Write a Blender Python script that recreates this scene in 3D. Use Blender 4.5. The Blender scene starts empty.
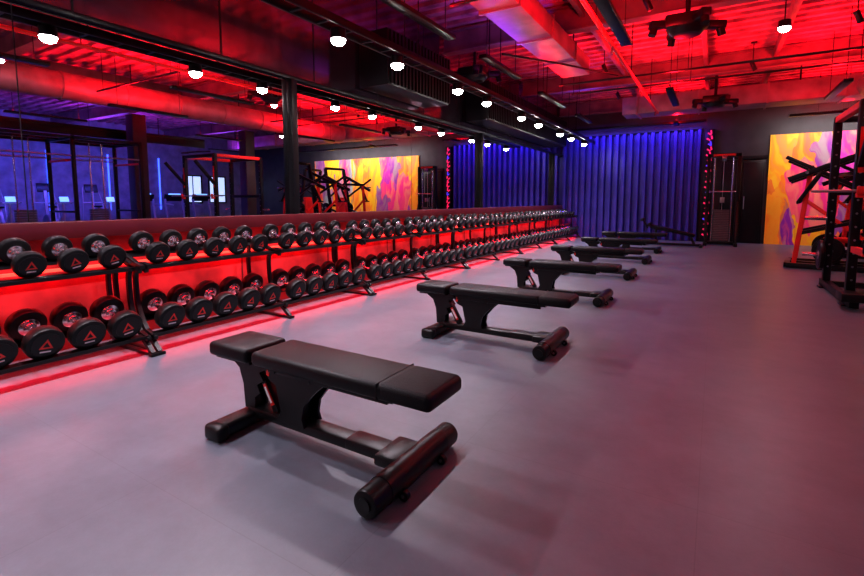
import bpy, bmesh, math, random
from mathutils import Vector, Matrix, Euler
random.seed(4)
S = bpy.context.scene
COL = S.collection
try:
    S.view_settings.view_transform = 'Standard'
    S.view_settings.look = 'None'
    S.view_settings.gamma = 0.9
except Exception:
    pass

# ------------------------------------------------------------------ materials
def mat(name, col, rough=0.5, metal=0.0, bump=0.0, bscale=200, emis=None, estr=0.0, var=0.0, spec=0.5):
    m = bpy.data.materials.new(name); m.use_nodes = True
    nt = m.node_tree; b = nt.nodes['Principled BSDF']
    b.inputs['Base Color'].default_value = (*col, 1)
    b.inputs['Roughness'].default_value = rough
    b.inputs['Metallic'].default_value = metal
    b.inputs['Specular IOR Level'].default_value = spec
    tc = nt.nodes.new('ShaderNodeTexCoord')
    nz = nt.nodes.new('ShaderNodeTexNoise'); nz.inputs['Scale'].default_value = bscale
    nt.links.new(tc.outputs['Object'], nz.inputs['Vector'])
    if bump > 0:
        bp = nt.nodes.new('ShaderNodeBump'); bp.inputs['Strength'].default_value = bump
        bp.inputs['Distance'].default_value = 0.002
        nt.links.new(nz.outputs['Fac'], bp.inputs['Height'])
        nt.links.new(bp.outputs['Normal'], b.inputs['Normal'])
    if var > 0:
        n2 = nt.nodes.new('ShaderNodeTexNoise'); n2.inputs['Scale'].default_value = 3.0
        n2.inputs['Detail'].default_value = 5
        nt.links.new(tc.outputs['Object'], n2.inputs['Vector'])
        cr = nt.nodes.new('ShaderNodeValToRGB')
        cr.color_ramp.elements[0].color = (*[c*(1-var) for c in col], 1)
        cr.color_ramp.elements[1].color = (*[min(1, c*(1+var)) for c in col], 1)
        cr.color_ramp.elements[0].position = .3; cr.color_ramp.elements[1].position = .7
        nt.links.new(n2.outputs['Fac'], cr.inputs['Fac'])
        nt.links.new(cr.outputs['Color'], b.inputs['Base Color'])
    if emis:
        b.inputs['Emission Color'].default_value = (*emis, 1)
        b.inputs['Emission Strength'].default_value = estr
    return m

M_black = mat('black_powder_coat', (.005,.005,.006), .34, 0, .15, 300, spec=.3)
M_pad = mat('black_vinyl', (.005,.0045,.006), .42, 0, .4, 350, spec=.2)
M_pad2 = mat('black_vinyl_textured', (.007,.0065,.008), .55, 0, 1.0, 180, spec=.18)
M_rubber = mat('black_rubber', (.005,.005,.0055), .38, 0, .25, 150, spec=.25)
M_chrome = mat('chrome', (.8,.8,.82), .18, 1)
M_steel = mat('brushed_steel', (.4,.4,.42), .4, 1)
M_white = mat('white_plastic', (.75,.75,.75), .4)
M_red = mat('red_paint', (.75,.02,.015), .4)
M_wallred = mat('red_panel_wall', (.30,.016,.02), .42, 0, .2, 40, var=.6)
M_ledge = mat('ledge_red_brown', (.075,.006,.010), .35, var=.2)
M_dark = mat('dark_wall', (.03,.025,.03), .5, 0, .2, 30, var=.3)
M_header = mat('dark_gloss_header_panel', (.22,.13,.19), .10, .9, .05, 4, var=.3)
M_farwall = mat('grey_blue_painted_wall', (.2,.2,.25), .6, 0, .2, 30, var=.3)
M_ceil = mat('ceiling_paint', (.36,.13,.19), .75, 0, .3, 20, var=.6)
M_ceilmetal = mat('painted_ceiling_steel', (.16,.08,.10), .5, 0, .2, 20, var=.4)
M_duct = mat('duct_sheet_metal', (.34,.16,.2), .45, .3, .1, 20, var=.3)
M_blue = mat('blue_corrugated_sheet', (.055,.04,.32), .36, .2, .05, 60, var=.2)
M_lamp = mat('lamp_glass', (1,1,1), .3, emis=(1,.92,.9), estr=90)
M_ledred = mat('red_led', (1,.1,.05), .4, emis=(1,.02,.015), estr=4)
M_signred = mat('magenta_sign_film', (.6,.02,.12), .4, emis=(1,.02,.12), estr=.9)
M_signblue = mat('blue_sign_film', (.05,.05,.6), .4, emis=(.12,.05,.9), estr=.9)
M_ledblue = mat('blue_led', (.1,.2,1), .4, emis=(.05,.12,1), estr=3)
M_screen = mat('lit_screen', (.3,.7,1), .3, emis=(.2,.5,1), estr=1.4)
M_winlit = mat('backlit_window', (.7,.85,1), .3, emis=(.55,.75,1), estr=1.1)
M_mirror = mat('mirror_glass', (.95,.92,.97), .0, 1)
M_grey = mat('grey_plate', (.10,.10,.11), .5)
M_frame = mat('silver_grey_frame', (.3,.3,.33), .4, .3)

def floor_mat():
    m = bpy.data.materials.new('rubber_floor'); m.use_nodes = True
    nt = m.node_tree; N = nt.nodes; L = nt.links; b = N['Principled BSDF']
    tc = N.new('ShaderNodeTexCoord')
    n1 = N.new('ShaderNodeTexNoise'); n1.inputs['Scale'].default_value = 1.9; n1.inputs['Detail'].default_value = 12
    n1.inputs['Roughness'].default_value = .74
    L.new(tc.outputs['Object'], n1.inputs['Vector'])
    cr = N.new('ShaderNodeValToRGB')
    cr.color_ramp.elements[0].position = .3; cr.color_ramp.elements[0].color = (.086,.100,.128,1)
    cr.color_ramp.elements[1].position = .7; cr.color_ramp.elements[1].color = (.140,.157,.192,1)
    L.new(n1.outputs['Fac'], cr.inputs['Fac'])
    br = N.new('ShaderNodeTexBrick'); br.offset = 0.0
    br.inputs['Scale'].default_value = 1.0
    br.inputs['Mortar Size'].default_value = .002
    br.inputs['Mortar Smooth'].default_value = .3
    br.inputs['Brick Width'].default_value = 1.0; br.inputs['Row Height'].default_value = 1.0
    br.inputs['Color1'].default_value = (1,1,1,1); br.inputs['Color2'].default_value = (.96,.96,.96,1)
    br.inputs['Mortar'].default_value = (.82,.82,.82,1)
    L.new(tc.outputs['Object'], br.inputs['Vector'])
    mx = N.new('ShaderNodeMixRGB'); mx.blend_type = 'MULTIPLY'; mx.inputs['Fac'].default_value = 1
    L.new(cr.outputs['Color'], mx.inputs['Color1']); L.new(br.outputs['Color'], mx.inputs['Color2'])
    L.new(mx.outputs['Color'], b.inputs['Base Color'])
    b.inputs['Roughness'].default_value = .38
    n2 = N.new('ShaderNodeTexNoise'); n2.inputs['Scale'].default_value = 90
    L.new(tc.outputs['Object'], n2.inputs['Vector'])
    bp = N.new('ShaderNodeBump'); bp.inputs['Strength'].default_value = .15; bp.inputs['Distance'].default_value = .002
    L.new(n2.outputs['Fac'], bp.inputs['Height']); L.new(bp.outputs['Normal'], b.inputs['Normal'])
    return m
M_floor = floor_mat()

def ramp(N, cols, interp='LINEAR'):
    cr = N.new('ShaderNodeValToRGB'); cr.color_ramp.interpolation = interp; e = cr.color_ramp.elements
    e[0].position = cols[0][0]; e[0].color = (*cols[0][1],1)
    e[1].position = cols[-1][0]; e[1].color = (*cols[-1][1],1)
    for p,c in cols[1:-1]:
        x = e.new(p); x.color = (*c,1)
    return cr
def mural_mat():
    m = bpy.data.materials.new('painted_mural'); m.use_nodes = True
    nt = m.node_tree; N = nt.nodes; L = nt.links; b = N['Principled BSDF']
    tc = N.new('ShaderNodeTexCoord')
    mp = N.new('ShaderNodeMapping'); mp.inputs['Rotation'].default_value = (0, .75, 0)
    mp.inputs['Scale'].default_value = (1.1, 1, .38); mp.inputs['Location'].default_value = (.3, 0, .9)
    L.new(tc.outputs['Object'], mp.inputs['Vector'])
    nw = N.new('ShaderNodeTexNoise'); nw.inputs['Scale'].default_value = 1.8; nw.inputs['Detail'].default_value = 3
    L.new(mp.outputs['Vector'], nw.inputs['Vector'])
    ma = N.new('ShaderNodeMixRGB'); ma.blend_type = 'ADD'; ma.inputs['Fac'].default_value = 1.0
    L.new(mp.outputs['Vector'], ma.inputs['Color1']); L.new(nw.outputs['Color'], ma.inputs['Color2'])
    vo = N.new('ShaderNodeTexVoronoi'); vo.inputs['Scale'].default_value = 1.7
    L.new(ma.outputs['Color'], vo.inputs['Vector'])
    sp = N.new('ShaderNodeSeparateColor'); L.new(vo.outputs['Color'], sp.inputs[0])
    sx = N.new('ShaderNodeSeparateXYZ'); L.new(tc.outputs['Object'], sx.inputs[0])
    mr = N.new('ShaderNodeMapRange'); mr.inputs['From Min'].default_value = 2.8; mr.inputs['From Max'].default_value = 5.4
    mr.inputs['To Min'].default_value = 0; mr.inputs['To Max'].default_value = -.45
    L.new(sx.outputs['X'], mr.inputs['Value'])
    ad = N.new('ShaderNodeMath'); ad.operation = 'ADD'; L.new(sp.outputs[0], ad.inputs[0]); L.new(mr.outputs['Result'], ad.inputs[1])
    c1 = ramp(N, [(0,(.015,.04,.45)),(.05,(.01,.35,.6)),(.10,(.35,.02,.5)),(.16,(.85,.02,.3)),(.25,(.85,.05,.02)),(.34,(1,.28,.01)),(.45,(1,.60,.01)),(.76,(1,.72,.03)),(.82,(1,.35,.01)),(.87,(.05,.5,.35)),(.91,(.9,.03,.3)),(.96,(.03,.15,.7))], 'CONSTANT')
    L.new(ad.outputs[0], c1.inputs['Fac'])
    mp2 = N.new('ShaderNodeMapping'); mp2.inputs['Rotation'].default_value = (0, -.6, 0); mp2.inputs['Scale'].default_value = (3.2, 1, .5)
    L.new(ma.outputs['Color'], mp2.inputs['Vector'])
    n3 = N.new('ShaderNodeTexNoise'); n3.inputs['Scale'].default_value = 1.2; n3.inputs['Detail'].default_value = 4
    L.new(mp2.outputs['Vector'], n3.inputs['Vector'])
    c2 = ramp(N, [(.36,(.8,.02,.2)),(.44,(1,.25,.01)),(.5,(1,.62,.02)),(.57,(1,.75,.05)),(.62,(1,.2,.02)),(.67,(.1,.02,.3))])
    L.new(n3.outputs['Fac'], c2.inputs['Fac'])
    mx = N.new('ShaderNodeMixRGB'); mx.inputs['Fac'].default_value = .35
    L.new(c1.outputs['Color'], mx.inputs['Color1']); L.new(c2.outputs['Color'], mx.inputs['Color2'])
    L.new(mx.outputs['Color'], b.inputs['Base Color'])
    b.inputs['Roughness'].default_value = .5
    return m
M_mural = mural_mat()

# ------------------------------------------------------------------ mesh builder
class MB:
    def __init__(s): s.bm = bmesh.new(); s.mats = []
    def mi(s, m):
        if m not in s.mats: s.mats.append(m)
        return s.mats.index(m)
    def _add(s, tmp, m, smooth=False):
        k = s.mi(m)
        for f in tmp.faces: f.material_index = k; f.smooth = smooth
        me = bpy.data.meshes.new('t'); tmp.to_mesh(me); tmp.free()
        s.bm.from_mesh(me); bpy.data.meshes.remove(me)
    def box(s, c, size, m, rot=(0,0,0), bev=0.0, seg=2):
        t = bmesh.new(); bmesh.ops.create_cube(t, size=1)
        bmesh.ops.scale(t, vec=size, verts=t.verts)
        if bev > 0:
            bmesh.ops.bevel(t, geom=t.edges[:], offset=bev, segments=seg, profile=.5, affect='EDGES')
        bmesh.ops.transform(t, matrix=Matrix.Translation(c) @ Euler(rot).to_matrix().to_4x4(), verts=t.verts)
        s._add(t, m, bev > 0)
    def beam(s, p1, p2, w, h, m, bev=0.004, up=(0,0,1)):
        p1, p2 = Vector(p1), Vector(p2); d = p2-p1; L = d.length; d.normalize()
        u = Vector(up)
        if abs(d.dot(u)) > .99: u = Vector((0,1,0))
        y = u.cross(d).normalized(); z = d.cross(y)
        R = Matrix((d, y, z)).transposed().to_4x4()
        t = bmesh.new(); bmesh.ops.create_cube(t, size=1)
        bmesh.ops.scale(t, vec=(L, w, h), verts=t.verts)
        if bev > 0: bmesh.ops.bevel(t, geom=t.edges[:], offset=bev, segments=2, profile=.5, affect='EDGES')
        bmesh.ops.transform(t, matrix=Matrix.Translation((p1+p2)/2) @ R, verts=t.verts)
        s._add(t, m, bev > 0)
    def cyl(s, p1, p2, r, m, seg=16, r2=None, bev=0.0):
        p1, p2 = Vector(p1), Vector(p2); d = p2-p1; L = d.length
        t = bmesh.new()
        bmesh.ops.create_cone(t, cap_ends=True, segments=seg, radius1=r, radius2=r if r2 is None else r2, depth=L)
        if bev > 0:
            ed = [e for e in t.edges if any(len(f.verts) > 4 for f in e.link_faces)]
            bmesh.ops.bevel(t, geom=ed, offset=bev, segments=2, profile=.5, affect='EDGES')
        q = d.to_track_quat('Z', 'Y').to_matrix().to_4x4()
        bmesh.ops.transform(t, matrix=Matrix.Translation((p1+p2)/2) @ q, verts=t.verts)
        s._add(t, m, True)
    def tube(s, pts, r, m, seg=10):
        for a, b in zip(pts[:-1], pts[1:]): s.cyl(a, b, r, m, seg)
        for p in pts[1:-1]: s.ball(p, r, m)
    def ball(s, p, r, m, sub=2, scale=(1,1,1)):
        t = bmesh.new(); bmesh.ops.create_icosphere(t, subdivisions=sub, radius=r)
        bmesh.ops.scale(t, vec=scale, verts=t.verts)
        bmesh.ops.translate(t, vec=p, verts=t.verts); s._add(t, m, True)
    def ring(s, c, axis, R, r, m, n=24, k=8):
        ax = Vector(axis).normalized(); q = ax.to_track_quat('Z','Y')
        pts = [Vector(c)+q@Vector((R*math.cos(2*math.pi*i/n), R*math.sin(2*math.pi*i/n), 0)) for i in range(n)]
        for i in range(n): s.cyl(pts[i], pts[(i+1)%n], r, m, k)
    def prism(s, prof, y0, y1, m, bev=0.0):
        t = bmesh.new()
        vs = [t.verts.new((p[0], y0, p[1])) for p in prof]
        f = t.faces.new(vs)
        r = bmesh.ops.extrude_face_region(t, geom=[f])
        bmesh.ops.translate(t, vec=(0, y1-y0, 0), verts=[v for v in r['geom'] if isinstance(v, bmesh.types.BMVert)])
        bmesh.ops.recalc_face_normals(t, faces=t.faces)
        if bev > 0: bmesh.ops.bevel(t, geom=t.edges[:], offset=bev, segments=1, affect='EDGES')
        s._add(t, m, False)
    def ribbon(s, pts, w, th, m, n=6):
        P = [Vector((p[0],0,p[1])) for p in pts]; out = []
        Q = [P[0]*2-P[1]] + P + [P[-1]*2-P[-2]]
        for i in range(1, len(Q)-2):
            for j in range(n):
                t = j/n; a,b,c,d = Q[i-1],Q[i],Q[i+1],Q[i+2]
                out.append(.5*((2*b)+(c-a)*t+(2*a-5*b+4*c-d)*t*t+(3*b-a-3*c+d)*t**3))
        out.append(P[-1]); L=[];R=[]
        for i,p in enumerate(out):
            d = (out[min(i+1,len(out)-1)]-out[max(i-1,0)]).normalized(); nn = Vector((-d.z,0,d.x))*th/2
            L.append(p+nn); R.append(p-nn)
        t = bmesh.new()
        A=[[t.verts.new((q.x,sy*w/2,q.z)) for q in X] for X in (L,R) for sy in (-1,1)]
        La,Lb,Ra,Rb = A
        for i in range(len(out)-1):
            t.faces.new((La[i],La[i+1],Lb[i+1],Lb[i])); t.faces.new((Ra[i],Rb[i],Rb[i+1],Ra[i+1]))
            t.faces.new((La[i],Ra[i],Ra[i+1],La[i+1])); t.faces.new((Lb[i],Lb[i+1],Rb[i+1],Rb[i]))
        t.faces.new((La[0],Lb[0],Rb[0],Ra[0])); t.faces.new((La[-1],Ra[-1],Rb[-1],Lb[-1]))
        bmesh.ops.recalc_face_normals(t, faces=t.faces)
        s._add(t, m, False)
    def mesh(s, name):
        me = bpy.data.meshes.new(name); s.bm.to_mesh(me); s.bm.free()
        for m in s.mats: me.materials.append(m)
        try:
            me.set_sharp_from_angle(angle=math.radians(40))
        except Exception: pass
        return me
    def obj(s, name, loc=(0,0,0), rot=(0,0,0), parent=None):
        return place(s.mesh(name), name, loc, rot, parent)

def place(me, name, loc=(0,0,0), rot=(0,0,0), parent=None, scale=(1,1,1)):
    o = bpy.data.objects.new(name, me); COL.objects.link(o)
    o.location = loc; o.rotation_euler = rot; o.scale = scale
    if parent: o.parent = parent
    return o
def empty(name, loc=(0,0,0)):
    o = bpy.data.objects.new(name, None); COL.objects.link(o); o.location = loc; o.empty_display_size = .1
    return o

# ------------------------------------------------------------------ constants
WX = -4.43
BY = 15.7
RX = 12.0
FY = -3.5
CZ = 4.3
CR = 4.235
# ------------------------------------------------------------------ shell
b = MB(); b.box(((WX+RX)/2, (FY+BY)/2, -.05), (RX-WX+.6, BY-FY+.6, .1), M_floor); b.obj('floor')
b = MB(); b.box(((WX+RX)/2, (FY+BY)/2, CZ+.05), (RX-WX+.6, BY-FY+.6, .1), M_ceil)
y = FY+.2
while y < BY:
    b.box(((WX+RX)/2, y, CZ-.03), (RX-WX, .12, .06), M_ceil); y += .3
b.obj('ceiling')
b = MB()
b.box((WX-.1, (FY+BY)/2, .5), (.2, BY-FY+.4, 1.0), M_wallred)
b.box((WX-.1, (FY+BY)/2, 1.81), (.2, BY-FY+.4, 1.62), M_dark)
b.box((WX-.1, (FY+BY)/2, (2.62+CZ)/2), (.2, BY-FY+.4, CZ-2.62), M_header)
y = FY+.1
while y < BY:
    b.box((WX+.002, y, .5), (.006, .012, .98), M_ledge); y += 1.34
y = FY+.1
while y < BY:
    b.box((WX+.002, y, 3.46), (.008, .014, 1.6), M_black); y += 1.31
b.obj('wall_left')
b = MB(); b.box((WX+.05, (FY+BY)/2, .965), (.12, BY-FY-.02, .13), M_ledge, bev=.006); b.obj('trim_1')
b = MB(); b.box((WX+.03, (FY+BY)/2, 2.65), (.06, BY-FY-.02, .04), M_black, bev=.004); b.obj('trim_2')
PY = [-1.18, 1.45, 4.03, 6.66, 9.3, 11.93, 14.56]
ed = [FY] + PY + [BY]
par = empty('wall_mirror', (WX, 0, 1.8))
for i in range(len(ed)-1):
    a, c = ed[i]+.004, ed[i+1]-.004
    b = MB(); b.box((.012, (a+c)/2, .02), (.012, c-a, 1.575), M_mirror)
    b.obj('panel_%d' % (i+1), parent=par)
b = MB()
for y in (-1.18, 4.03, 9.3, 14.56):
    b.box((WX+.06, y, 1.83), (.085, .085, 1.59), M_black, bev=.004)
b.obj('mirror_post')
b = MB(); b.box(((WX+RX)/2, BY+.1, CZ/2), (RX-WX+.4, .2, CZ), M_dark); b.obj('wall_back')
b = MB(); b.box(((WX+RX)/2, FY-.1, CZ/2), (RX-WX+.4, .2, CZ), M_farwall); b.obj('wall_front')
b = MB(); b.box((RX+.1, (FY+BY)/2, CZ/2), (.2, BY-FY, CZ), M_farwall); b.obj('wall_right')
b = MB(); t = bmesh.new()
x = WX+.02; prof = []
while x < -.42:
    prof += [(x, BY-.02), (x+.08, BY-.02), (x+.10, BY-.2), (x+.18, BY-.2)]; x += .2
prof.append((x, BY-.02))
lo = [t.verts.new((p[0], p[1], .01)) for p in prof]; hi = [t.verts.new((p[0], p[1], 3.2)) for p in prof]
for i in range(len(prof)-1): t.faces.new((lo[i], lo[i+1], hi[i+1], hi[i]))
b._add(t, M_blue)
b.box(((WX+x)/2, BY-.12, 3.23), (x-WX, .22, .06), M_black)
b.obj('corrugated_wall_cladding')
b = MB(); b.box((-.2, BY-.11, 1.6), (.24, .18, 3.16), M_black, bev=.004)
for k in range(20):
    z = .2+k*.15
    m_ = M_signblue if k in (3, 8, 13, 17) else M_signred
    b.box((-.24+.02*(k % 3), BY-.205, z), (.10, .012, .04), m_, rot=(0, .6, 0))
    b.box((-.16-.02*(k % 2), BY-.205, z+.05), (.04, .012, .1), m_, rot=(0, -.2, 0))
b.obj('illuminated_sign_column')
b = MB(); DX = .62
b.box((DX, BY-.035, 1.15), (1.0, .05, 2.3), M_black, bev=.004)
b.box((DX, BY-.07, 1.15), (.012, .02, 2.2), M_black)
for sx in (-.24, .24): b.box((DX+sx, BY-.068, 1.15), (.42, .02, 2.15), M_black, bev=.004)
for x in (DX-.06, DX+.06):
    b.cyl((x, BY-.12, .95), (x, BY-.12, 1.3), .012, M_steel); b.box((x, BY-.1, .97), (.015,.05,.015), M_steel); b.box((x, BY-.1, 1.28), (.015,.05,.015), M_steel)
b.box((DX, BY-.06, 2.36), (1.08, .08, .08), M_black)
b.obj('door_1')
b = MB(); b.box((2.8, 0, 1.47), (5.6, .05, 2.94), M_mural); b.obj('painted_mural', loc=(1.2, BY-.03, 0))
b = MB()
for k in range(2):
    yy = 13.0+k*1.25
    b.box((RX-.03, yy, 1.7), (.04, .8, 1.2), M_winlit); b.box((RX-.05, yy, 1.08), (.06, .9, .06), M_black)
    b.box((RX-.05, yy, 2.32), (.06, .9, .06), M_black); b.box((RX-.05, yy-.43, 1.7), (.06, .06, 1.3), M_black); b.box((RX-.05, yy+.43, 1.7), (.06,.06,1.3), M_black)
    b.box((RX-.055, yy, 1.7), (.05, .03, 1.2), M_black)
b.obj('window_1')
b = MB()
for k in range(6): b.box((RX-.04, 1.5+k*2.0, 1.9), (.05, .04, 2.2), M_ledblue)
b.obj('blue_led_batten')
for yy in (7.9, 11.9):
    b = MB(); b.box((6.6, yy, 1.9), (.4, .4, 3.8), M_dark, bev=.01); b.box((6.6, yy, .1), (.46,.46,.2), M_black, bev=.01); b.obj('structural_column')

# ------------------------------------------------------------------ ceiling structure
def ibeam_x(name, y, z, h=.36):
    b = MB(); L = RX-WX-.1; cx = (RX+WX)/2
    b.box((cx, y, z+h/2), (L, .2, .025), M_ceilmetal); b.box((cx, y, z-h/2), (L, .2, .025), M_ceilmetal)
    b.box((cx, y, z), (L, .02, h), M_ceilmetal); b.obj(name)
for y in (-.5, 3.6, 7.7, 11.8, 15.2): ibeam_x('ceiling_beam', y, 4.03)
for x in (-1.9, -.3, .9, 3.8, 7.2):
    b = MB(); b.box((x, (FY+BY)/2, 4.13), (.08, BY-FY-.1, .19), M_ceilmetal, bev=.006); b.obj('ceiling_joist')
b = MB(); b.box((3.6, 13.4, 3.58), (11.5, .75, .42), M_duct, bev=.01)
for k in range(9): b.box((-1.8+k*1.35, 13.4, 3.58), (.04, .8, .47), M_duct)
for k in range(5): b.box((-1.1+k*2.6, 13.4, 4.0), (.03, .03, .42), M_black)
b.obj('air_duct')
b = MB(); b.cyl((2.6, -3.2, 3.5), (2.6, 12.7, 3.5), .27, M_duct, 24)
y = -2.8
while y < 12.6: b.cyl((2.6, y, 3.5), (2.6, y+.04, 3.5), .29, M_duct, 24); y += 1.2
for k in range(6): b.box((2.6, -2.6+k*2.8, 4.0), (.02,.02,.46), M_black)
b.obj('round_air_duct')
b = MB(); b.box((-2.35, 3.9, 3.65), (.5, 10.5, .28), M_duct, bev=.01)
y = -1.0
while y < 9.2: b.box((-2.35, y, 3.65), (.55, .04, .33), M_duct); y += 1.3
for yy in (.4, 5.2, 8.9): b.box((-2.35, yy, 4.0), (.02,.02,.46), M_black)
b.obj('flat_air_duct')
b = MB()
b.tube([(-1.3, -3.3, 3.3), (-1.3, 12.8, 3.3)], .028, M_red)
for k in range(6):
    b.cyl((-1.3, -2.2+k*2.7, 3.3), (-1.3, -2.2+k*2.7, 4.22), .008, M_black, 6)
    b.cyl((-1.3, -1.2+k*2.7, 3.3), (-1.3, -1.2+k*2.7, 3.17), .015, M_chrome, 8)
b.obj('sprinkler_pipe')
for y in (4.9, 9.3, 10.2):
    b = MB(); b.tube([(-2.7, y, 3.42), (2.15, y, 3.42)], .02, M_black)
    for x in (-2.66, -.5, 1.9): b.cyl((x, y, 3.42), (x, y, 4.22), .007, M_black, 6)
    b.obj('conduit_pipe')
b = MB()
b.tube([(-2.6, 6.2, 3.2), (-2.2, 7.6, 3.35), (-1.6, 9.1, 3.42)], .016, M_black)
b.obj('cable_conduit')
for (y0, y1) in ((5.3, 7.0), (8.6, 14.2)):
    b = MB(); b.box((-4.14, (y0+y1)/2, 3.15), (.5, y1-y0, .75), M_black, bev=.01)
    y = y0+.06
    while y < y1: b.box((-3.88, y, 3.15), (.04, .035, .7), M_rubber); y += .09
    b.obj('acoustic_baffle')
LX = -3.24
TE = BY-1.0
b = MB()
for dx in (-.09, .09): b.box((LX+dx, (FY+TE)/2, 2.90), (.03, TE-FY-.1, .08), M_black, bev=.004)
y = FY+.3
while y < TE-.1: b.box((LX, y, 2.875), (.2, .03, .02), M_black); y += .33
for k in range(7):
    y = -2.6+k*2.5
    b.cyl((LX-.1, y, 2.9), (LX-.1, y, 4.23), .008, M_black, 6); b.cyl((LX+.1, y, 2.9), (LX+.1, y, 4.23), .008, M_black, 6)
b.tube([(LX+.03, FY+.2, 2.95), (LX+.03, TE-.1, 2.95)], .02, M_rubber)
b.obj('lighting_cable_tray')
b = MB()
b.cyl((0,0,.0), (0,0,.095), .08, M_black, 24, r2=.074); b.ball((0,0,-.004), .072, M_lamp, 3, (1,1,.75))
ME_lamp = b.mesh('ceiling_spotlight')
def spot(loc, e, col=(1,.84,.86), ang=150, rad=.05, rot=(0,0,0)):
    l = bpy.data.lights.new('spot_beam', 'SPOT'); l.energy = e; l.color = col
    l.spot_size = math.radians(ang); l.spot_blend = 1; l.shadow_soft_size = rad
    o = bpy.data.objects.new('spot_beam', l); COL.objects.link(o); o.location = loc; o.rotation_euler = rot
    return o
def area(name, loc, sx, sy, e, col, rot):
    l = bpy.data.lights.new(name, 'AREA'); l.shape = 'RECTANGLE'; l.size = sx; l.size_y = sy; l.energy = e; l.color = col
    o = bpy.data.objects.new(name, l); COL.objects.link(o); o.location = loc; o.rotation_euler = rot
    return o
for y in (-1.5, -.5, 1.1, 2.1, 3.6, 4.6, 6.1, 7.1, 8.7, 9.7, 11.3, 12.3, 13.7):
    o = place(ME_lamp, 'ceiling_spotlight', (LX, y, 2.765))
    s = spot((0, 0, -.09), 220, (1,.88,1.0), 136); s.parent = o
for (x, y, z, e) in ((.7, 8.2, 3.55, 130), (1.6, 3.2, 3.55, 45), (1.4, -1.6, 3.55, 50), (5.0, 12.2, 3.55, 150), (5, 1, 3.55, 80)):  # first is a known pendant; the others are added for even room light
    o = place(ME_lamp, 'pendant_spotlight', (x, y, z)); s = spot((0,0,-.09), e, (1,.75,.98)); s.parent = o
    b = MB(); b.cyl((0,0,.09), (0,0,CR-z-.01), .008, M_black, 6); r = b.obj('hanging_rod', parent=o)
b = MB()
b.cyl((0,0,.22), (0,0,-.14), .008, M_black, 8); b.cyl((-.02,0,-.14), (.05,.03,-.3), .04, M_black, 16, bev=.004); b.box((0,0,.22), (.1,.04,.03), M_black)
ME_ts = b.mesh('track_spotlight')
for (x, y) in ((-.9, 7.0), (.5, 11.2), (-2.0, 9.9), (-2.2, 12.6), (-1.6, 5.9), (1.6, 9.0)):
    place(ME_ts, 'track_spotlight', (x, y, 4.0))
b = MB()
b.cyl((0,0,.0), (0,0,.66), .03, M_black); b.box((0,0,.0), (.5,.42,.16), M_black, bev=.03)
b.cyl((0,0,-.08), (0,0,-.16), .24, M_black, 28, r2=.16, bev=.01)
for k in range(4):
    a = k*math.pi/2+.5; c, s_ = math.cos(a), math.sin(a)
    b.box((c*.36, s_*.36, -.03), (.24,.12,.1), M_black, rot=(0,0,a), bev=.02); b.cyl((c*.42, s_*.42, -.06), (c*.45, s_*.45, -.16), .05, M_rubber, 14)
ME_cm = b.mesh('ceiling_speaker_cluster')
for p in ((-.42, 7.15, 3.5), (-.1, 12.3, 3.4), (-3.85, 7.9, 3.5)):
    place(ME_cm, 'ceiling_speaker_cluster', p)

# ------------------------------------------------------------------ red / blue linear lights
b = MB(); b.box((WX+.05, (FY+BY)/2, .655), (.05, BY-FY-.3, .02), M_ledred); b.obj('red_led_strip')
area('led_strip_light', (WX+.08, (FY+BY)/2, .64), .04, BY-FY-.3, 60, (1,.004,.010), (0, math.radians(-10), 0))
area('led_strip_light', (WX+.08, (FY+BY)/2, .67), .04, BY-FY-.3, 14, (1,.004,.010), (math.pi, 0, 0))
area('led_strip_light', (-3.86, (FY+BY)/2, .115), .06, BY-FY-.6, 90, (1,.008,.03), (0, 0, 0))
area('led_strip_light', (-3.95, (FY+BY)/2, .665), .04, BY-FY-.6, 50, (1,.006,.02), (0, math.radians(20), 0))
def uplight(x, y, L, e, col, z=3.35):
    b = MB(); b.box((0,0,-.03), (.12, L, .05), M_black, bev=.006)
    for yy in (-L*.4, L*.4): b.cyl((.0,yy,0), (.0,yy,CR-z), .006, M_black, 6)
    o = b.obj('linear_uplight', loc=(x,y,z))
    a = area('uplight_glow', (0,0,.005), .1, L, e, col, (math.pi,0,0)); a.parent = o
for (x, y, z, e) in ((-.8, 2.2, 3.1, 120), (-1.0, 5.4, 3.1, 200), (-.75, 9.8, 3.1, 250), (1.5, 5.6, 3.1, 180), (1.7, 10.6, 3.1, 250), (4.8, 5, 3.2, 120), (4.8, 9.5, 3.2, 150), (4.6, 0, 3.2, 50), (-2.85, 4.4, 3.2, 45), (-2.85, 9.4, 3.2, 60)):
    uplight(x, y, 1.6, e, (1,.004,.016), z)
uplight(-1.0, 14.5, .6, 120, (1,.004,.016), 3.3); uplight(2.5, 14.5, .6, 120, (1,.004,.016), 3.3)
for (x, y, e) in ((-2.9, 1.0, 26), (-2.9, 6.9, 18), (-2.9, 12.2, 16), (8.5, 3, 120), (8.5, 8, 120), (8.5, 12.3, 60)):
    uplight(x, y, 1.4, e, (.3,.06,1), 3.25)
area('blue_wash', (-2.2, BY-.75, 3.3), 3.7, .1, 66, (.12,.06,1), (math.radians(28), 0, 0))
b = MB(); b.box((-2.2, BY-.75, 3.35), (3.8, .14, .06), M_black, bev=.006)
for x in (-3.8, -.7): b.cyl((x, BY-.75, 3.35), (x, BY-.75, 4.22), .01, M_black, 6)
b.obj('wall_wash_light_bar')
area('added_mural_wash', (4.0, BY-1.2, 3.2), 5.0, .12, 150, (1,.92,.92), (math.radians(45), 0, 0))  # added area light to brighten the mural; the bar housing is made up too
b = MB(); b.box((4.0, BY-1.2, 3.25), (5.1, .14, .06), M_black, bev=.006)
for x in (2, 6.2): b.cyl((x, BY-1.2, 3.25), (x, BY-1.2, 4.2), .01, M_black, 6)
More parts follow.
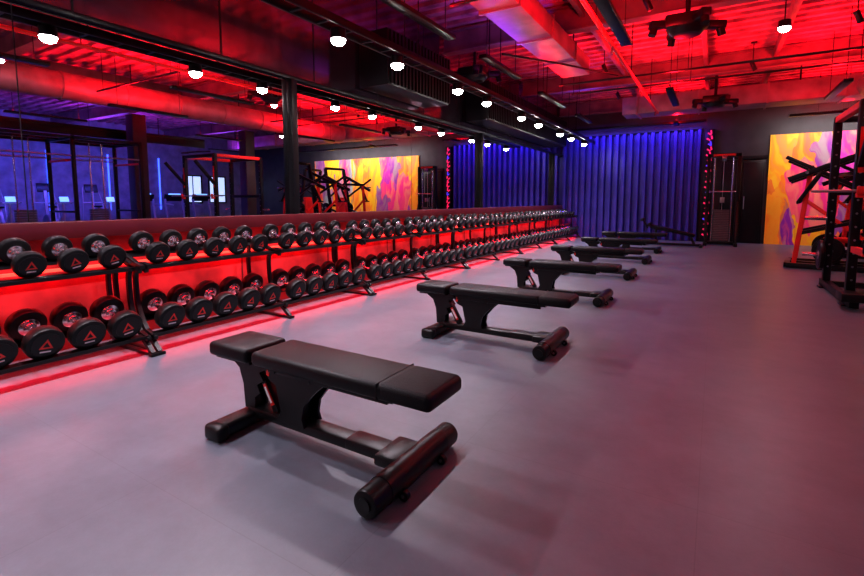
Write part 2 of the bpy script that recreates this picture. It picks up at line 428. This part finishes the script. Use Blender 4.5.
b.obj('wall_wash_light_bar')
area('blue_zone_wash', (7.4, 6, 3.25), .3, 9, 750, (.1,.1,1), (0, math.radians(-48), 0))
b = MB(); b.box((7.35, 6, 3.34), (.36, 9.1, .08), M_black, bev=.006); b.box((7.2, 6, 3.22), (.02, 9.1, .3), M_black)
for yy in (2.6, 9): b.box((7.35, yy, 3.65), (.02,.02,.6), M_black)
b.obj('zone_light_bar')

# ------------------------------------------------------------------ weight bench
def bench_mesh():
    b = MB()
    zt = .45
    b.box((-.535, 0, zt-.04), (.31, .27, .075), M_pad, bev=.022, seg=3)
    b.box((.18, 0, zt-.037), (1.05, .28, .072), M_pad, bev=.024, seg=3)
    b.box((.575, 0, zt-.0355), (.25, .283, .073), M_pad2, bev=.024, seg=3)
    b.box((.445, 0, zt-.036), (.006, .284, .074), M_rubber, bev=.002)
    b.box((-.535, 0, zt-.085), (.27, .2, .015), M_black); b.box((.1, 0, zt-.082), (.8, .2, .015), M_black)
    for s in (-1, 1): b.beam((-.3, s*.055, zt-.1), (.45, s*.055, zt-.1), .03, .035, M_black)
    b.box((.01, 0, .075), (1.02, .095, .05), M_black, bev=.012)
    b.box((.36, 0, .082), (.34, .11, .05), M_black, bev=.012)
    b.box((-.49, 0, .045), (.11, .50, .07), M_black, bev=.018, seg=3)
    for s in (-1, 1): b.box((-.49, s*.235, .04), (.125, .07, .08), M_rubber, bev=.02, seg=3)
    b.cyl((.53, -.325, .06), (.53, .325, .06), .056, M_rubber, 28, bev=.01)
    b.cyl((.53, -.22, .06), (.53, .22, .06), .059, M_black, 28)
    for s in (-1, 1): b.cyl((.53, s*.326, .06), (.53, s*.332, .06), .03, M_black, 16)
    b.box((.46, 0, .088), (.13, .2, .05), M_black, bev=.012)
    for s in (-1, 1):
        b.cyl((.592, s*.15-.012, .025), (.592, s*.15+.012, .025), .023, M_rubber, 18, bev=.004)
        b.box((.575, s*.15, .037), (.04, .012, .026), M_black)
        b.cyl((.592, s*.15-.015, .025), (.592, s*.15+.015, .025), .008, M_steel, 10)
    prof = [(-.25,.09),(-.06,.09),(-.075,.13),(-.06,.2),(0,.27),(.07,.33),(.09,.385),(-.31,.385),(-.33,.33),(-.3,.29),(-.25,.27),(-.235,.2),(-.22,.14)]
    b.prism(prof, -.062, -.046, M_black); b.prism(prof, .046, .062, M_black)
    b.box((-.15, 0, .24), (.09, .09, .3), M_black, bev=.008)
    b.cyl((-.02,-.075,.345), (-.02,.075,.345), .018, M_black, 14)
    b.cyl((-.26,-.075,.345), (-.26,.075,.345), .018, M_black, 14)
    lad = [(-.52,.09),(-.44,.09),(-.44,.16),(-.40,.19),(-.42,.23),(-.37,.26),(-.40,.3),(-.34,.33),(-.36,.375),(-.63,.375),(-.62,.34),(-.56,.30),(-.53,.22)]
    b.prism(lad, -.042, -.03, M_black); b.prism(lad, .03, .042, M_black)
    b.beam((-.48, 0, .08), (-.52, 0, .37), .055, .05, M_black)
    b.beam((-.30, 0, .1), (-.42, 0, .30), .05, .04, M_black)
    b.box((-.345, -.03, .19), (.022, .006, .12), M_red, rot=(0, -.54, 0)); b.box((-.345, -.034, .19), (.014, .004, .09), M_white, rot=(0,-.54,0))
    b.box((-.30, -.064, .345), (.02, .004, .07), M_red, rot=(0,.2,0))
    return b.mesh('weight_bench')
ME_bench = bench_mesh()
for y in (1.61, 3.65, 5.69, 7.73, 9.77, 11.81):
    place(ME_bench, 'weight_bench', (-1.6, y, 0))
b = MB()
b.box((.0, 0, .42), (1.15, .28, .07), M_pad, rot=(0, .22, 0), bev=.022, seg=3)
b.beam((-.5, 0, .48), (.55, 0, .27), .07, .05, M_black)
b.beam((-.35, 0, .05), (-.35, 0, .45), .06, .06, M_black); b.beam((.55, 0, .05), (.45, 0, .3), .06, .06, M_black)
b.beam((-.6, 0, .05), (.7, 0, .05), .07, .06, M_black)
b.beam((-.6, -.25, .035), (-.6, .25, .035), .07, .06, M_black); b.beam((.7, -.25, .035), (.7, .25, .035), .07, .06, M_black)
b.beam((-.55, 0, .45), (-.68, 0, .68), .04, .04, M_black)
for p in ((-.68,.68), (-.5,.56)): b.cyl((p[0], -.2, p[1]), (p[0], .2, p[1]), .045, M_pad, 16, bev=.006)
b.obj('decline_bench', loc=(-.95, 13.7, 0))

# ------------------------------------------------------------------ dumbbells and racks
def dumbbell_mesh(r, hl, hg, name):
    b = MB()
    b.cyl((-hg-.01,0,0), (hg+.01,0,0), .017, M_chrome, 14)
    for s in (-1, 1):
        b.cyl((s*hg,0,0), (s*(hg+hl),0,0), r, M_rubber, 28, bev=r*.16)
        b.cyl((s*(hg-.010),0,0), (s*(hg+.003),0,0), r*.55, M_chrome, 22, bev=.003)
        b.cyl((s*(hg-.03),0,0), (s*(hg-.008),0,0), r*.34, M_chrome, 18, bev=.003)
        b.cyl((s*(hg+hl-.001),0,0), (s*(hg+hl+.003),0,0), r*.74, M_black, 24)
        xx = s*(hg+hl+.0042)
        k = r*.42
        for (sc, mm, off) in ((1.0, M_red, 0), (.5, M_black, .0006)):
            t = bmesh.new()
            vs = [t.verts.new((xx+s*off, k*sc*math.cos(a), k*sc*math.sin(a)-r*.02)) for a in (math.pi/2, math.pi*7/6, math.pi*11/6)]
            t.faces.new(vs if s < 0 else vs[::-1]); b._add(t, mm)
        b.box((xx, 0, -r*.42), (.001, r*.55, r*.09), M_white)
    return b.mesh(name)
ME_dbU = dumbbell_mesh(.088, .065, .095, 'dumbbell_upper')
ME_dbL = dumbbell_mesh(.112, .085, .095, 'dumbbell_lower')
BAY = 1.34
Y0 = 1.93 - 4*BAY
nb = 14
frames = [Y0 + i*BAY for i in range(nb+1)]
TU, TL = (-4.0, .715), (-3.88, .19)
tilt = math.radians(18)
def rack_mesh():
    b = MB(); n = 2
    for i in range(n+1):
        fb = MB(); w = .032
        fb.ribbon([(-3.74,.685),(-3.86,.70),(-3.945,.63),(-3.955,.48),(-3.93,.33),(-3.83,.17),(-3.66,.02)], w, .03, M_black)
        fb.ribbon([(-4.24,.80),(-4.28,.55),(-4.26,.3),(-4.23,.02)], w, .03, M_black)
        fb.beam((-3.66,0,.014), (-4.3,0,.014), w+.008, .024, M_black)
        fb.beam((-3.78,0,.65), (-4.26,0,.80), w, .035, M_black)
        fb.beam((-3.70,0,.125), (-4.24,0,.295), w, .035, M_black)
        fb.box((-3.65,0,.013), (.05,.06,.024), M_rubber, bev=.006)
        yy = i*BAY + (.026 if i == 0 else (-.026 if i == n else 0))
        bmesh.ops.translate(fb.bm, vec=(0, yy, 0), verts=fb.bm.verts)
        me = bpy.data.meshes.new('t'); fb.bm.to_mesh(me); fb.bm.free()
        k0 = len(b.bm.faces); base = [b.mi(m) for m in fb.mats]
        b.bm.from_mesh(me); b.bm.faces.ensure_lookup_table()
        for f in b.bm.faces[k0:]: f.material_index = base[f.material_index]
        bpy.data.meshes.remove(me)
    cy = n*BAY/2; L = n*BAY-.02
    for (tx, tz) in (TU, TL):
        for off in (-.125, .125):
            zz = tz - off*math.sin(tilt)
            b.box((tx+off, cy, zz-.008), (.07, L, .01), M_black, rot=(0, tilt, 0))
            e = .038 if off > 0 else -.038
            b.box((tx+off+e, cy, zz+.002-e*math.sin(tilt)), (.008, L, .028), M_black, rot=(0, tilt, 0))
    return b.mesh('dumbbell_rack')
ME_rack = rack_mesh()
for i in range(0, nb, 2):
    place(ME_rack, 'dumbbell_rack', (0, frames[i], 0))
dset = empty('dumbbell_set', (0,0,0))
kk = 0
for i in range(nb):
    yc = frames[i]+BAY/2
    if frames[i]+BAY > BY: continue
    s = 1.04 if yc < 4 else (1.0 if yc < 8 else .92)
    for j in range(5):
        kk += 1; place(ME_dbU, 'dumbbell_%d' % kk, (TU[0], yc+(j-2)*.25, TU[1]+.088*s+.006), (random.uniform(-.3,.3), tilt, 0), dset, (1,s,s))
        kk += 1; place(ME_dbL, 'dumbbell_%d' % kk, (TL[0], yc+(j-2)*.25, TL[1]+.112+.006), (random.uniform(-.25,.25), tilt, 0), dset)

# ------------------------------------------------------------------ racks and machines at right
def plate(b, c, axis, r, m=M_rubber, th=.05):
    c = Vector(c); a = Vector(axis).normalized()
    b.cyl(c-a*th/2, c+a*th/2, r, m, 28, bev=.008); b.cyl(c-a*(th/2+.002), c+a*(th/2+.002), r*.3, M_steel, 18)
    b.ring(c-a*th/2, a, r*.8, .006, m, 24, 6)

def power_rack():
    b = MB(); W, D, H = 1.2, 1.3, 2.3
    for x in (0, W):
        for y in (0, D):
            b.box((x, y, H/2), (.085,.085,H), M_black, bev=.006)
            z = .3
            while z < 2.2: b.cyl((x, y-.0435, z), (x, y+.0435, z), .012, M_steel, 8); z += .15
            b.box((x, y, .01), (.16,.16,.02), M_black, bev=.004)
        b.beam((x,-.25,.06), (x,D+.2,.06), .085, .09, M_black); b.beam((x,0,H-.04), (x,D,H-.04), .075, .075, M_red)
        sx = -1 if x == 0 else 1
        for z, r in ((.45,.2), (.95,.0)):
            b.cyl((x,D,z), (x+sx*.28,D,z), .025, M_chrome, 14)
            if r: plate(b, (x+sx*.08, D, z), (1,0,0), r)
        b.box((x, -.07, 1.25), (.06,.1,.05), M_red, bev=.006); b.box((x,-.11,1.3), (.06,.02,.1), M_red, bev=.004)
        b.beam((x,-.02,.65), (x,-.55,.65), .06, .07, M_red); b.box((x,-.55,.7), (.06,.02,.1), M_black)
        b.box((x, -.2, .14), (.26, .3, .09), M_black, bev=.01)
        b.beam((x, 0, 1.55), (x, -.5, 2.1), .06, .06, M_black)
        b.box((x-.0, -.046, 1.75), (.05, .006, .5), M_red)
    b.beam((0,0,H-.04), (W,0,H-.04), .075,.075,M_black); b.beam((0,D,H-.04), (W,D,H-.04), .075,.075,M_black)
    b.beam((0,D,.06), (W,D,.06), .075,.075,M_black); b.beam((0,D,1.3), (W,D,1.3), .075,.075,M_black)
    b.cyl((-.42,-.08,1.3), (W+.5,-.08,1.3), .016, M_steel, 12)
    b.tube([(.15,0,H+.05),(.3,-.25,H+.03),(.9,-.25,H+.03),(1.05,0,H+.05)], .017, M_black)
    return b.mesh('power_rack')
ME_pr = power_rack()
place(ME_pr, 'power_rack', (1.36, 6.95, 0))

def press_machine():
    b = MB()
    for y in (-.45, .45):
        b.beam((-.75,y,.05), (.75,y,.05), .09,.09, M_black)
        b.beam((.45,y,.05), (.25,y,1.0), .08,.1, M_black); b.beam((.25,y,1.0), (.5,y,2.35), .08,.1, M_black)
        b.beam((-.65,y,.08), (-.5,y,1.75), .07,.07, M_red)
        b.beam((.5,y*1.15,2.1), (-.8,y*1.15,1.55), .06,.09, M_black)
        b.beam((-.35,y*1.15,1.70), (-.65,y*1.15,1.15), .05,.06, M_black)
        b.cyl((-.65,y*1.15-.12,1.15), (-.65,y*1.15+.12,1.15), .02, M_rubber, 12)
        b.beam((.3,y,1.3), (-.85,y*1.15,1.95), .05,.06, M_black)
        b.beam((.3,y,.5), (-.55,y,1.2), .05,.06, M_red)
        b.beam((.35,y,.9), (-.6,y,.62), .06,.06, M_black)
        sg = 1 if y > 0 else -1
        for x, z in ((-.55,1.66), (.35,.9), (.4,.45)):
            b.cyl((x,y,z), (x,y+sg*.36,z), .025, M_chrome, 14)
        plate(b, (.35,y+sg*.12,.9), (0,1,0), .2); plate(b, (.4,y+sg*.12,.45), (0,1,0), .2)
        plate(b, (-.2,y+sg*.14,.35), (0,1,0), .22); b.cyl((-.2,y,.35), (-.2,y+sg*.3,.35), .025, M_chrome, 14); b.beam((-.2,y,.05),(-.2,y,.4),.06,.06,M_black)
    for x, z in ((-.75,.05), (.75,.05), (.25,1.0), (.5,2.35), (-.5,1.75)):
        b.beam((x,-.45,z), (x,.45,z), .08,.08, M_black)
    b.box((-.05,0,.5), (.42,.36,.08), M_red, bev=.025, seg=3); b.box((.17,0,.92), (.09,.34,.75), M_red, rot=(0,.15,0), bev=.025, seg=3)
    b.beam((-.05,0,.05), (-.05,0,.47), .08,.08, M_black); b.beam((.2,0,.7),(.3,0,1.0),.08,.06,M_black); b.beam((-.75,0,.05), (.75,0,.05), .08,.08, M_black)
    return b.mesh('chest_press_machine')
ME_pm = press_machine()
place(ME_pm, 'chest_press_machine', (1.95, 10.7, 0), (0,0,math.radians(-8)))
place(ME_pm, 'chest_press_machine', (2.9, 13.2, 0), (0,0,math.radians(5)))
place(ME_pm, 'chest_press_machine', (5.0, 13.2, 0), (0,0,math.radians(175)))

def cable_machine():
    b = MB()
    for x in (-.34, .34):
        b.box((x,0,1.2), (.085,.11,2.4), M_black, bev=.006); b.cyl((x*.62,-.0,.1), (x*.62,0,2.3), .02, M_chrome, 12)
        b.beam((x,-.4,.04), (x,.3,.04), .08,.08, M_black)
        b.beam((x,-.35,.08), (x,-.02,1.2), .05,.05, M_black)
    b.beam((-.38,0,2.37), (.38,0,2.37), .11,.09, M_black); b.beam((-.38,0,.06), (.38,0,.06), .1,.08, M_black)
    for k in range(18): b.box((0,0,.14+k*.046), (.36,.13,.04), M_grey, bev=.004)
    b.cyl((0,0,.8), (0,0,2.3), .006, M_steel, 6); b.cyl((-.05,-.1,2.28), (.05,-.1,2.28), .07, M_steel, 20)
    b.cyl((0,-.17,2.28), (0,-.2,1.45), .005, M_steel, 6); b.cyl((-.3,-.2,1.42), (.3,-.2,1.42), .018, M_chrome, 10)
    b.box((0,-.06,1.2), (.1,.08,.14), M_steel, bev=.006); b.box((0,-.06,2.37), (.5,.006,.06), M_red)
    return b.mesh('cable_machine')
place(cable_machine(), 'cable_machine', (.16, 14.6, 0))

def rig():
    b = MB()
    for x in (0, 1.6, 3.2):
        for y in (0, 1.4): b.box((x,y,1.4), (.08,.08,2.8), M_black, bev=.006); b.box((x,y,.01),(.18,.18,.02),M_black)
        b.beam((x,0,2.75), (x,1.4,2.75), .08,.08, M_black)
        b.beam((x,0,2.2), (x,1.4,2.2), .05,.05, M_red)
        b.beam((x,0,.9), (x,1.4,.9), .05,.05, M_black)
    for y in (0,1.4):
        b.beam((0,y,2.75), (3.2,y,2.75), .08,.08,M_black); b.cyl((0,y,2.3), (3.2,y,2.3), .02, M_steel)
    for x in (.8, 2.4):
        for k in range(14): b.box((x,.7,.15+k*.06), (.4,.16,.05), M_grey, bev=.004)
        b.cyl((x-.15,.7,.1), (x-.15,.7,2.75), .015, M_chrome, 8); b.cyl((x+.15,.7,.1), (x+.15,.7,2.75), .015, M_chrome, 8)
    b.beam((0,.7,2.75),(3.2,.7,2.75),.06,.06,M_black); b.beam((0,.7,.06),(3.2,.7,.06),.08,.08,M_black)
    return b.mesh('functional_training_rig')
place(rig(), 'functional_training_rig', (6.3, 3.9, 0), (0,0,math.radians(90)))

def bike():
    b = MB()
    b.cyl((.38,-.03,.3), (.38,.03,.3), .25, M_grey, 32, bev=.01); b.ring((.38,0,.3), (0,1,0), .26, .02, M_red, 28, 6)
    b.beam((-.5,-.25,.04), (-.5,.25,.04), .07,.06,M_frame); b.beam((.6,-.25,.04), (.6,.25,.04), .07,.06,M_frame); b.beam((-.5,0,.06), (.6,0,.06), .07,.06,M_frame)
    b.beam((-.05,0,.3), (-.3,0,.95), .06,.06,M_frame); b.beam((-.05,0,.3), (.42,0,.85), .06,.07,M_frame); b.beam((.42,0,.5), (.42,0,1.1), .06,.05,M_frame)
    b.beam((-.05,0,.05), (-.05,0,.35), .07,.07,M_frame); b.beam((.38,0,.05), (.38,.0,.1), .1,.06,M_frame)
    b.box((-.32,0,.99), (.28,.16,.06), M_pad, bev=.025)
    b.tube([(.62,-.22,1.15),(.42,-.2,1.1),(.42,.2,1.1),(.62,.22,1.15)], .016, M_frame)
    b.box((.5,0,1.22), (.03,.22,.15), M_screen, rot=(0,-.4,0))
    b.cyl((-.02,-.1,.33), (-.02,.1,.33), .08, M_steel, 20); b.beam((-.02,.1,.33),(.1,.1,.2),.02,.02,M_steel); b.box((.1,.16,.2),(.1,.09,.03),M_black)
    b.beam((-.02,-.1,.33),(-.14,-.1,.46),.02,.02,M_steel); b.box((-.14,-.16,.46),(.1,.09,.03),M_black)
    return b.mesh('spin_bike')
ME_bike = bike()
def elliptical():
    b = MB()
    b.beam((-.8,0,.05),(.8,0,.05),.1,.08,M_frame); b.beam((-.8,-.3,.03),(-.8,.3,.03),.08,.06,M_frame); b.beam((.8,-.3,.03),(.8,.3,.03),.08,.06,M_frame)
    b.cyl((.5,-.1,.4),(.5,.1,.4),.33,M_grey,32,bev=.02); b.beam((.35,0,.4),(.25,0,1.5),.08,.08,M_frame)
    b.box((.22,0,1.6),(.06,.4,.3),M_black,rot=(0,-.3,0),bev=.02); b.box((.18,0,1.61),(.02,.32,.2),M_screen,rot=(0,-.3,0))
    for s,d in ((-1,.15),(1,-.15)):
        b.beam((.5,s*.2,.4+d),(-.75,s*.22,.3-d*.4),.05,.06,M_frame); b.box((-.35,s*.22,.42-d*.3),(.4,.14,.05),M_black,bev=.01)
        b.tube([(.3+d,s*.3,.35),(.28,s*.3,1.1),(.1-d,s*.28,1.65)],.022,M_frame); b.cyl((.28,0,1.1),(.28,s*.3,1.1),.03,M_frame)
    return b.mesh('elliptical_trainer')
ME_el = elliptical()
for k in range(5):
    place(ME_bike, 'spin_bike', (8.3, 2.6+k*1.25, 0), (0,0,math.radians(180)))
    place(ME_el, 'elliptical_trainer', (10.2, 2.6+k*1.35, 0), (0,0,math.radians(180)))
def treadmill():
    b = MB()
    b.box((0,0,.14), (1.7,.75,.16), M_black, bev=.03); b.box((-.08,0,.225), (1.45,.5,.012), M_rubber); b.box((.75,0,.2), (.3,.7,.2), M_grey, bev=.04)
    b.box((0,0,.03), (1.5,.6,.06), M_black)
    for y in (-.36,.36): b.beam((.7,y,.2), (.85,y,1.25), .06,.08,M_frame); b.beam((.8,y,1.05), (.25,y,1.0), .04,.05,M_frame)
    b.box((.85,0,1.3), (.12,.75,.28), M_black, rot=(0,-.35,0), bev=.02); b.box((.79,0,1.36), (.02,.5,.22), M_screen, rot=(0,-.35,0))
    return b.mesh('treadmill')
ME_tm = treadmill()
for k in range(3): place(ME_tm, 'treadmill', (9.6, 10.0+k*1.2, 0), (0,0,0))

# ------------------------------------------------------------------ camera
cam = bpy.data.cameras.new('camera'); co = bpy.data.objects.new('camera', cam); COL.objects.link(co)
psi, th = math.radians(31.05), math.radians(5.37)
cam.sensor_width = 36; cam.lens = 468/864*36; cam.shift_y = -44/864
co.location = (0, 0, 1.2)
co.rotation_euler = (math.pi/2-th, 0, psi)
S.camera = co
w = bpy.data.worlds.new('world'); S.world = w; w.use_nodes = True
w.node_tree.nodes['Background'].inputs[0].default_value = (.1,.03,.12,1); w.node_tree.nodes['Background'].inputs[1].default_value = .2
